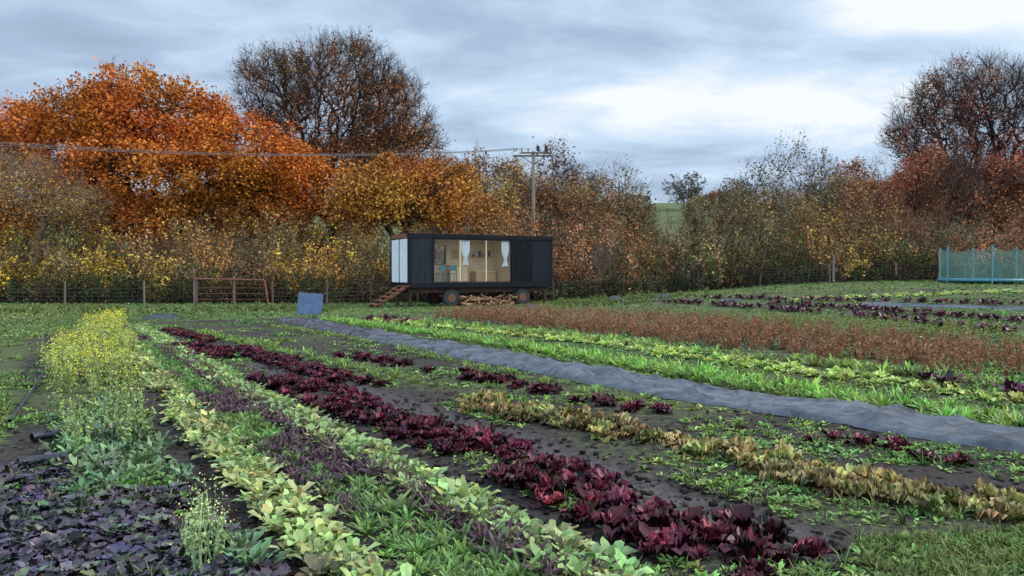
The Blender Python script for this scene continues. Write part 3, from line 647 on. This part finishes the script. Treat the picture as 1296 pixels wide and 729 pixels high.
def curtain(name,x,w,z0,z1):
    n=24;t=np.linspace(0,1,n);zz=np.linspace(0,1,10); TT,ZZ=np.meshgrid(t,zz)
    wd=w*(1-.62*np.exp(-((ZZ-.28)/.2)**2)); xx=x+(TT-.5)*wd; yy=.16+.035*np.sin(TT*26)
    V=np.stack([xx,yy,z0+(z1-z0)*ZZ+.05*np.sin(TT*3)*(1-ZZ)],-1).reshape(-1,3); i=np.arange(n*10).reshape(10,n)
    build(name,V,np.stack([i[:-1,:-1],i[:-1,1:],i[1:,1:],i[1:,:-1]],-1).reshape(-1,4),None,M_cur,True,cab)
curtain('curtain_1',3.2,.52,1.1,2.42); curtain('curtain_2',5.52,.46,1.05,2.42)
box('table_top',1.7,2.7,.9,1.6,.95,1.0,M_ply2,cab)
for i,(x,y) in enumerate(((1.75,.95),(2.65,.95),(1.75,1.55),(2.65,1.55))): box('table_leg_%d'%i,x-.03,x+.03,y-.03,y+.03,.24,.947,M_ply2,cab)
for j,(cx,cy) in enumerate(((1.95,.5),(2.55,.45))):
    box('chair_seat_%d'%j,cx-.2,cx+.2,cy-.2,cy+.2,.67,.71,M_ch,cab); box('chair_back_%d'%j,cx-.2,cx+.2,cy-.2,cy-.17,.85,1.1,M_ch,cab)
    for q,(u,v) in enumerate(((-.18,-.18),(.18,-.18),(-.18,.18),(.18,.18))): box('chair_leg_%d_%d'%(j,q),cx+u-.016,cx+u+.016,cy+v-.016,cy+v+.016,.24,1.08 if v<0 else .667,M_ch,cab,0)
box('cabinet',3.0,4.1,1.9,2.5,.24,1.15,M_ply2,cab); box('worktop',2.95,4.15,1.85,2.52,1.153,1.2,M_ply,cab)
for i in range(3): box('cabinet_door_%d'%i,3.03+i*.36,3.36+i*.36,1.88,1.897,.3,1.1,M_ply,cab)
box('bench',4.5,5.7,1.7,2.5,.24,.75,M_ply2,cab); box('bench_cushion',4.52,5.68,1.72,2.48,.753,.85,M_ply,cab,.03)
box('shelf',4.5,5.8,2.2,2.52,1.6,1.64,M_ply2,cab)
for i in range(6): box('shelf_item_%d'%i,4.6+i*.19,4.7+i*.19,2.3,2.45,1.643,1.75+.1*(i%3),[M_ch,M_wht,M_rust][i%3],cab)
box('wall_picture',3.4,3.8,LY-.19,LY-.165,1.5,2.0,M_ply2,cab)
tube('stove_pipe',[(2.1,1.9,1.2),(2.1,1.9,3.05)],.06,M_blk2,cab); cyl('pipe_cowl',(2.1,1.9,3.12),.11,.1,'z',M_blk2,cab)
for i,y in enumerate((.3,2.2)): box('chassis_rail_%d'%i,.1,LX-.1,y,y+.12,-.30,-.025,M_chas,cab)
for i,x in enumerate((.5,2.36,4.4,6.9)): box('cross_member_%d'%i,x-.06,x+.06,.1,2.6,-.40,-.305,M_chas,cab)
for j,x in enumerate((2.36,6.5)):
    tube('axle_%d'%j,[(x,.1,-.56),(x,2.6,-.56)],.06,M_chas,cab)
    for k_,y in enumerate((.14,2.45)):
        cyl('tyre_%d_%d'%(j,k_),(x,y,-.56),.46,.26,'y',M_rub,cab,32,.06); cyl('hub_%d_%d'%(j,k_),(x,y-.01,-.56),.24,.27,'y',M_rust,cab,20,.03)
    box('spring_%d'%j,x-.55,x+.55,.31,.39,-.48,-.405,M_rust,cab)
for i,x in enumerate((.2,8.05)):
    for j,y in enumerate((.35,2.3)): box('jack_leg_%d_%d'%(i,j),x-.07,x+.07,y-.07,y+.07,-1.05,-.31,M_chas,cab)
box('tow_bar',LX-.1,LX+1.1,1.25,1.4,-.5,-.38,M_chas,cab); box('under_box',3.6,4.5,1.4,2.2,-.9,-.41,M_wood,cab)
for s_,y in enumerate((-.12,.85)):
    V=np.array([[-1.95,y,-1.03],[-1.70,y,-1.03],[.0-.06,y,.0],[-.28,y,.08]]);V=np.r_[V,V+[0,.06,0]]
    build('stringer_%d'%s_,V,np.array([[0,1,2,3],[7,6,5,4],[0,4,5,1],[1,5,6,2],[2,6,7,3],[3,7,4,0]]),None,M_rust,False,cab)
for i in range(6):
    x=-1.85+i*.31; z=-.84+i*.175; box('tread_%d'%i,x,x+.3,-.18,.97,z,z+.05,M_rust,cab)
a=Acc(); n=110; c=np.stack([2.95+3.0*rg.random(n),-.15+.8*rg.random(n),-.95+.45*rg.random(n)**1.5],-1); dr=nrm(rg.normal(size=(n,3))*[1,.6,.15])*.25
V,Fq=tubes(c-dr,c+dr,.05+.03*rg.random(n),.05,6); a.add(V,Fq,np.repeat(np.array([.36,.2,.11])*(.4+.9*rg.random((n,1))),12,0))
for sgn in (-1,1):
    V2,F2=tubes(c+sgn*dr,c+sgn*dr*1.001,.055,.001,6); a.add(V2,F2,(.42,.27,.15))
lp=a.make('firewood_pile',M_bark); lp.matrix_world=Matrix.Translation((-5.2,40,1.0))@Matrix.Rotation(math.radians(27),4,'Z')
heap('plastic_sheet',(672,390),.9,.7,.35,8)

# ------------------------------------------------------------ fence, gate, board
M_post=mat('fence_post_wood',(.17,.14,.11),.9,0,6,.4,.2,.4,(1,1,.15))
def fence(name,P,h,wires,post_r=.055,step=2.8,vert=.3):
    P=np.array(P); a=Acc();seg=np.diff(P,axis=0);L=np.r_[0,np.cumsum(np.linalg.norm(seg,axis=1))]
    s=np.arange(0,L[-1],step); Q=np.stack([np.interp(s,L,P[:,i]) for i in range(3)],-1); Q[:,2]=H(Q[:,0],Q[:,1])
    tp=Q+np.c_[rg.normal(size=(len(Q),2))*.04,h*(.9+.15*rg.random(len(Q)))]
    V,Fq=tubes(Q-[0,0,.1],tp,post_r,post_r*.9,8); e=empty(name); a.add(V,Fq,np.repeat(np.array([.18,.145,.11])*(.6+.7*rg.random((len(Q),1))),16,0)); 
    V,Fq=tubes(tp,tp+[0,0,.01],post_r*.9,.002,8); a.add(V,Fq,(.2,.17,.13)); a.make('posts',M_bark,False,e)
    b=Acc()
    for w in wires:
        A0=Q[:-1]+[0,-.06,w];A1=Q[1:]+[0,-.06,w]; V,Fq=tubes(A0,A1,.0045,.0045,3); b.add(V,Fq,(.15,.145,.14))
    s=np.arange(0,L[-1],vert); v=np.stack([np.interp(s,L,P[:,i]) for i in range(3)],-1); v[:,2]=H(v[:,0],v[:,1]); v[:,1]-=.06
    V,Fq=tubes(v+[0,0,.02],v+[0,0,wires[-2]],.003,.003,3); b.add(V,Fq,(.15,.145,.14)); b.make('wire_mesh',M_bark,False,e)
def fp(px,d): x=(px-CX)/F0*d; return [x,d,0]
fence('wire_fence',[fp(-120,42),fp(60,42),fp(164,42),fp(246,42)],1.3,[.1,.3,.5,.7,.9,1.15],step=4.2)
fence('wire_fence',[fp(345,42),fp(420,42.5),fp(480,44.8),fp(600,46.5),fp(700,47)],1.35,[.1,.3,.5,.7,.9,1.15])
fence('wire_fence',[fp(700,47),fp(850,49),fp(1055,49.5),fp(1140,50),fp(1420,50.5)],1.2,[.1,.3,.5,.7,.9,1.05],step=4.4)
p=np.array(fp(1055,48)); p[2]=H(p[0],p[1]); tube('wooden_post',[p,p+[0,0,1.75]],.075,M_post)
g=empty('field_gate',(fp(249,41.6)[0],41.6,0))
tube('gate_frame',[(0,0,.1),(0,0,1.42),(3.5,.1,1.36),(3.75,-.05,.05)],.05,M_rust,g)
for i,z in enumerate((.35,.65,.95)): tube('gate_rail_%d'%i,[(0,0,z),(3.63,.02,z)],.014,M_rust,g)
tube('gate_brace',[(1.9,.05,.1),(1.9,.05,1.38)],.02,M_rust,g)
box('hinge_post',-.16,-.04,-.06,.06,-.1,1.5,M_post,g); box('latch_post',1.83,1.93,.12,.24,-.1,1.55,M_post,g)
M_bd=mat('blue_panel',(.08,.12,.20),.4,0,3,.3,.35); c=G(392,399)
bd=empty('leaning_panel',c,.1); box('board',-.5,.5,-.02,.02,0,.92,M_bd,bd,.005,(-.3,.07,0)); box('board_stay',-.03,.03,.12,.5,.0,.05,M_wood,bd); tube('strut',[(0,.5,.03),(0,.1,.75)],.02,M_wood,bd)

# ------------------------------------------------------------ utility pole and wires
d=62; x=(675-CX)/F0*d; zt=CH+(HY-192)/F0*d
up=empty('utility_pole',(x,d,0)); M_pole=mat('pole_wood',(.26,.22,.15),.9,0,5,.3,.2,.2,(1,1,.1)); M_ins=mat('insulator',(.3,.3,.32),.4,0,5,.1)
V,Fq=tubes(np.array([[0,0,-.2]]),np.array([[0,0,zt]]),.17,.12,12); build('pole',V,Fq,None,M_pole,True,up)
for i,z in enumerate((zt-.35,zt-.15)): box('crossarm_%d'%i,-1.6+.6*i,1.5-.1*i,-.06-.2*i,.06-.2*i,z-.06,z+.06,M_wood,up)
for i,xx in enumerate((-1.5,-.9,-.4,.4,.9,1.4)): cyl('insulator_%d'%i,(xx,-.1,zt+.1),.07,.28,'z',M_ins,up,10,.01)
for i,xx in enumerate((.35,1.0)): cyl('fuse_%d'%i,(xx,-.2,zt+.2),.12,.4,'z',M_blk2,up,12,.02)
tube('brace_l',[(0,0,zt-1),(-.9,0,zt-.4)],.03,M_rust,up); tube('brace_r',[(0,0,zt-1),(.9,0,zt-.4)],.03,M_rust,up)
pw=empty('power_lines'); M_ln=mat('wire',(.2,.19,.18),.5,0,5,.1)
for i,(xx,yl) in enumerate(((-1.5,152),(-.9,156),(.4,161))):
    A0=np.array([x+xx,d-.1,zt+.2]); B0=W(-500,yl-22,40); t=np.linspace(0,1,30)[:,None]; Q=A0*(1-t)+B0*t; Q[:,2]-=(1.3*4*t*(1-t))[:,0]
    tube('wire_%d'%i,Q,.012,M_ln,pw,4)
    B1=W(470+i*12,180,150); Q=A0*(1-t)+B1*t; Q[:,2]-=(1.*4*t*(1-t))[:,0]
    if i<2: tube('far_wire_%d'%i,Q,.012,M_ln,pw,4)

# ------------------------------------------------------------ trampoline with safety net
d=46.; cx=(1243-CX)/F0*d; z0=float(H(cx,d)); tr=empty('trampoline',(cx,d,z0)); Rr=2.25
M_net,nt,o=newmat('green_net'); N=nt.nodes.new; tt=N('ShaderNodeBsdfTransparent'); df=N('ShaderNodeBsdfDiffuse'); df.inputs[0].default_value=(.20,.34,.27,1)
tc=N('ShaderNodeTexCoord'); nn=N('ShaderNodeTexNoise'); nn.inputs['Scale'].default_value=2; nt.links.new(tc.outputs['Object'],nn.inputs['Vector']); mr=N('ShaderNodeMapRange'); mr.inputs[3].default_value=.08; mr.inputs[4].default_value=.45; nt.links.new(nn.outputs['Fac'],mr.inputs[0])
mx=N('ShaderNodeMixShader'); nt.links.new(mr.outputs[0],mx.inputs[0]); nt.links.new(tt.outputs[0],mx.inputs[1]); nt.links.new(df.outputs[0],mx.inputs[2]); nt.links.new(mx.outputs[0],o.inputs[0])
M_tp=mat('teal_pole',(.10,.26,.30),.4,0,4,.15); M_pad=mat('blue_pad',(.05,.18,.22),.5,0,4,.15)
nn_=96; an=np.arange(nn_+1)/nn_*2*math.pi; sc_=np.abs(np.sin((an-.2)*3))*.3; zz=np.linspace(0,1,6)
V=np.concatenate([np.stack([np.cos(an)*(Rr-.15*q*(1-q)),np.sin(an)*(Rr-.15*q*(1-q)),.15+(2.05-sc_-.15)*q],-1) for q in zz])
i=np.arange(nn_)[None]+(np.arange(5)*(nn_+1))[:,None]; i=i.ravel()
build('safety_net',V,np.stack([i,i+1,i+nn_+2,i+nn_+1],1),None,M_net,True,tr)
for k_ in range(6):
    a_=k_*math.pi/3+.2; c_,s_=math.cos(a_),math.sin(a_); tube('pole_%d'%k_,[(c_*(Rr+.05),s_*(Rr+.05),-.05),(c_*(Rr+.05),s_*(Rr+.05),2.1)],.045,M_tp,tr)
ring=[(math.cos(q)*Rr,math.sin(q)*Rr,.16) for q in np.linspace(0,2*math.pi,40)]
tube('pad_ring',ring,.09,M_pad,tr)
cyl('jump_mat',(0,0,.15),Rr-.12,.02,'z',M_rub,tr,48,0)

# ------------------------------------------------------------ sky
w=bpy.data.worlds.new('World'); scene.world=w; w.use_nodes=True; nt=w.node_tree; nt.nodes.clear(); N=nt.nodes.new; L=nt.links.new
def mt(op,a_,b_=0.0,clamp=False):
    x=N('ShaderNodeMath'); x.operation=op; x.use_clamp=clamp
    for i,v in enumerate((a_,b_)):
        if isinstance(v,(int,float)): x.inputs[i].default_value=v
        else: L(v,x.inputs[i])
    return x.outputs[0]
SE,SR=math.radians(40),math.radians(75)
sky=N('ShaderNodeTexSky'); sky.sky_type='NISHITA'; sky.sun_disc=False; sky.sun_elevation=SE; sky.sun_rotation=SR
tc=N('ShaderNodeTexCoord'); sp=N('ShaderNodeSeparateXYZ'); L(tc.outputs['Generated'],sp.inputs[0]); x,y,z=sp.outputs
zc=mt('ADD',mt('MAXIMUM',z,0.0),.25)
cb=N('ShaderNodeCombineXYZ'); L(mt('DIVIDE',x,zc),cb.inputs[0]); L(mt('MULTIPLY',mt('DIVIDE',y,zc),1.6),cb.inputs[1])
def ns(s,d_,r_,off,dist=.25):
    m_=N('ShaderNodeMapping'); m_.inputs['Location'].default_value=off; L(cb.outputs[0],m_.inputs[0])
    n=N('ShaderNodeTexNoise'); n.inputs['Scale'].default_value=s;n.inputs['Detail'].default_value=d_;n.inputs['Roughness'].default_value=r_; n.inputs['Distortion'].default_value=dist; L(m_.outputs[0],n.inputs['Vector']); return n.outputs['Fac']
n1=ns(1.9,6,.56,(3.1,1.7,0),.3); n2=ns(.6,2,.5,(7,2,0))
def gauss(cx_,sx,cz_,sz):
    a_=mt('POWER',mt('DIVIDE',mt('ABSOLUTE',mt('SUBTRACT',x,cx_)),sx),2.0); b_=mt('POWER',mt('DIVIDE',mt('ABSOLUTE',mt('SUBTRACT',z,cz_)),sz),2.0)
    return mt('EXPONENT',mt('MULTIPLY',mt('ADD',a_,b_),-1.0))
f=mt('ADD',mt('MULTIPLY',mt('SUBTRACT',n1,.5),1.9),mt('MULTIPLY',mt('SUBTRACT',n2,.5),.7))
f=mt('ADD',f,.40)
f=mt('ADD',f,mt('MULTIPLY',gauss(.24,.36,.19,.05),.5)); f=mt('ADD',f,mt('MULTIPLY',gauss(.46,.13,.30,.055),.7)); f=mt('ADD',f,mt('MULTIPLY',gauss(-.4,.35,.30,.08),.22))
cr=N('ShaderNodeValToRGB'); e=cr.color_ramp.elements; e[0].position=0;e[0].color=(.33,.42,.57,1); e[1].position=1;e[1].color=(.93,.97,1.0,1)
q=e.new(.35);q.color=(.41,.53,.71,1); q=e.new(.68);q.color=(.58,.74,.93,1); L(f,cr.inputs[0])
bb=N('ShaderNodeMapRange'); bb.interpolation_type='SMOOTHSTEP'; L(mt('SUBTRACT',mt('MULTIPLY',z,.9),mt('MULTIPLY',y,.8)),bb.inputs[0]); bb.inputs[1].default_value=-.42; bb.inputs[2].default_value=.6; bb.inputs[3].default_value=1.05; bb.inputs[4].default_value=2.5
b1=N('ShaderNodeBackground'); L(sky.outputs[0],b1.inputs[0]); b1.inputs[1].default_value=.12
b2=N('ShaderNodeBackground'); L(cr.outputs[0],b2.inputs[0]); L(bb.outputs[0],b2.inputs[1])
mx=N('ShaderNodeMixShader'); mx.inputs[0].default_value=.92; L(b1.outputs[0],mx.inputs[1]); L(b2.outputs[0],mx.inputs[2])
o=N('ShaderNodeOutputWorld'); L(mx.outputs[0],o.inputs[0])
sl=bpy.data.lights.new('sun','SUN'); sl.energy=2.7; sl.angle=math.radians(12); sl.color=(1,.92,.80); so=bpy.data.objects.new('sun',sl); scene.collection.objects.link(so)
dv=Vector((math.sin(SR)*math.cos(SE),math.cos(SR)*math.cos(SE),math.sin(SE))); so.rotation_euler=dv.to_track_quat('Z','Y').to_euler()
# ------------------------------------------------------------ camera
cd=bpy.data.cameras.new('camera'); cd.lens=28; cd.sensor_width=36; cd.clip_end=5000; cd.clip_start=.1
co=bpy.data.objects.new('camera',cd); co.location=(0,0,CH); co.rotation_euler=(math.radians(90)-math.atan(19.5/F0),0,0); scene.collection.objects.link(co); scene.camera=co
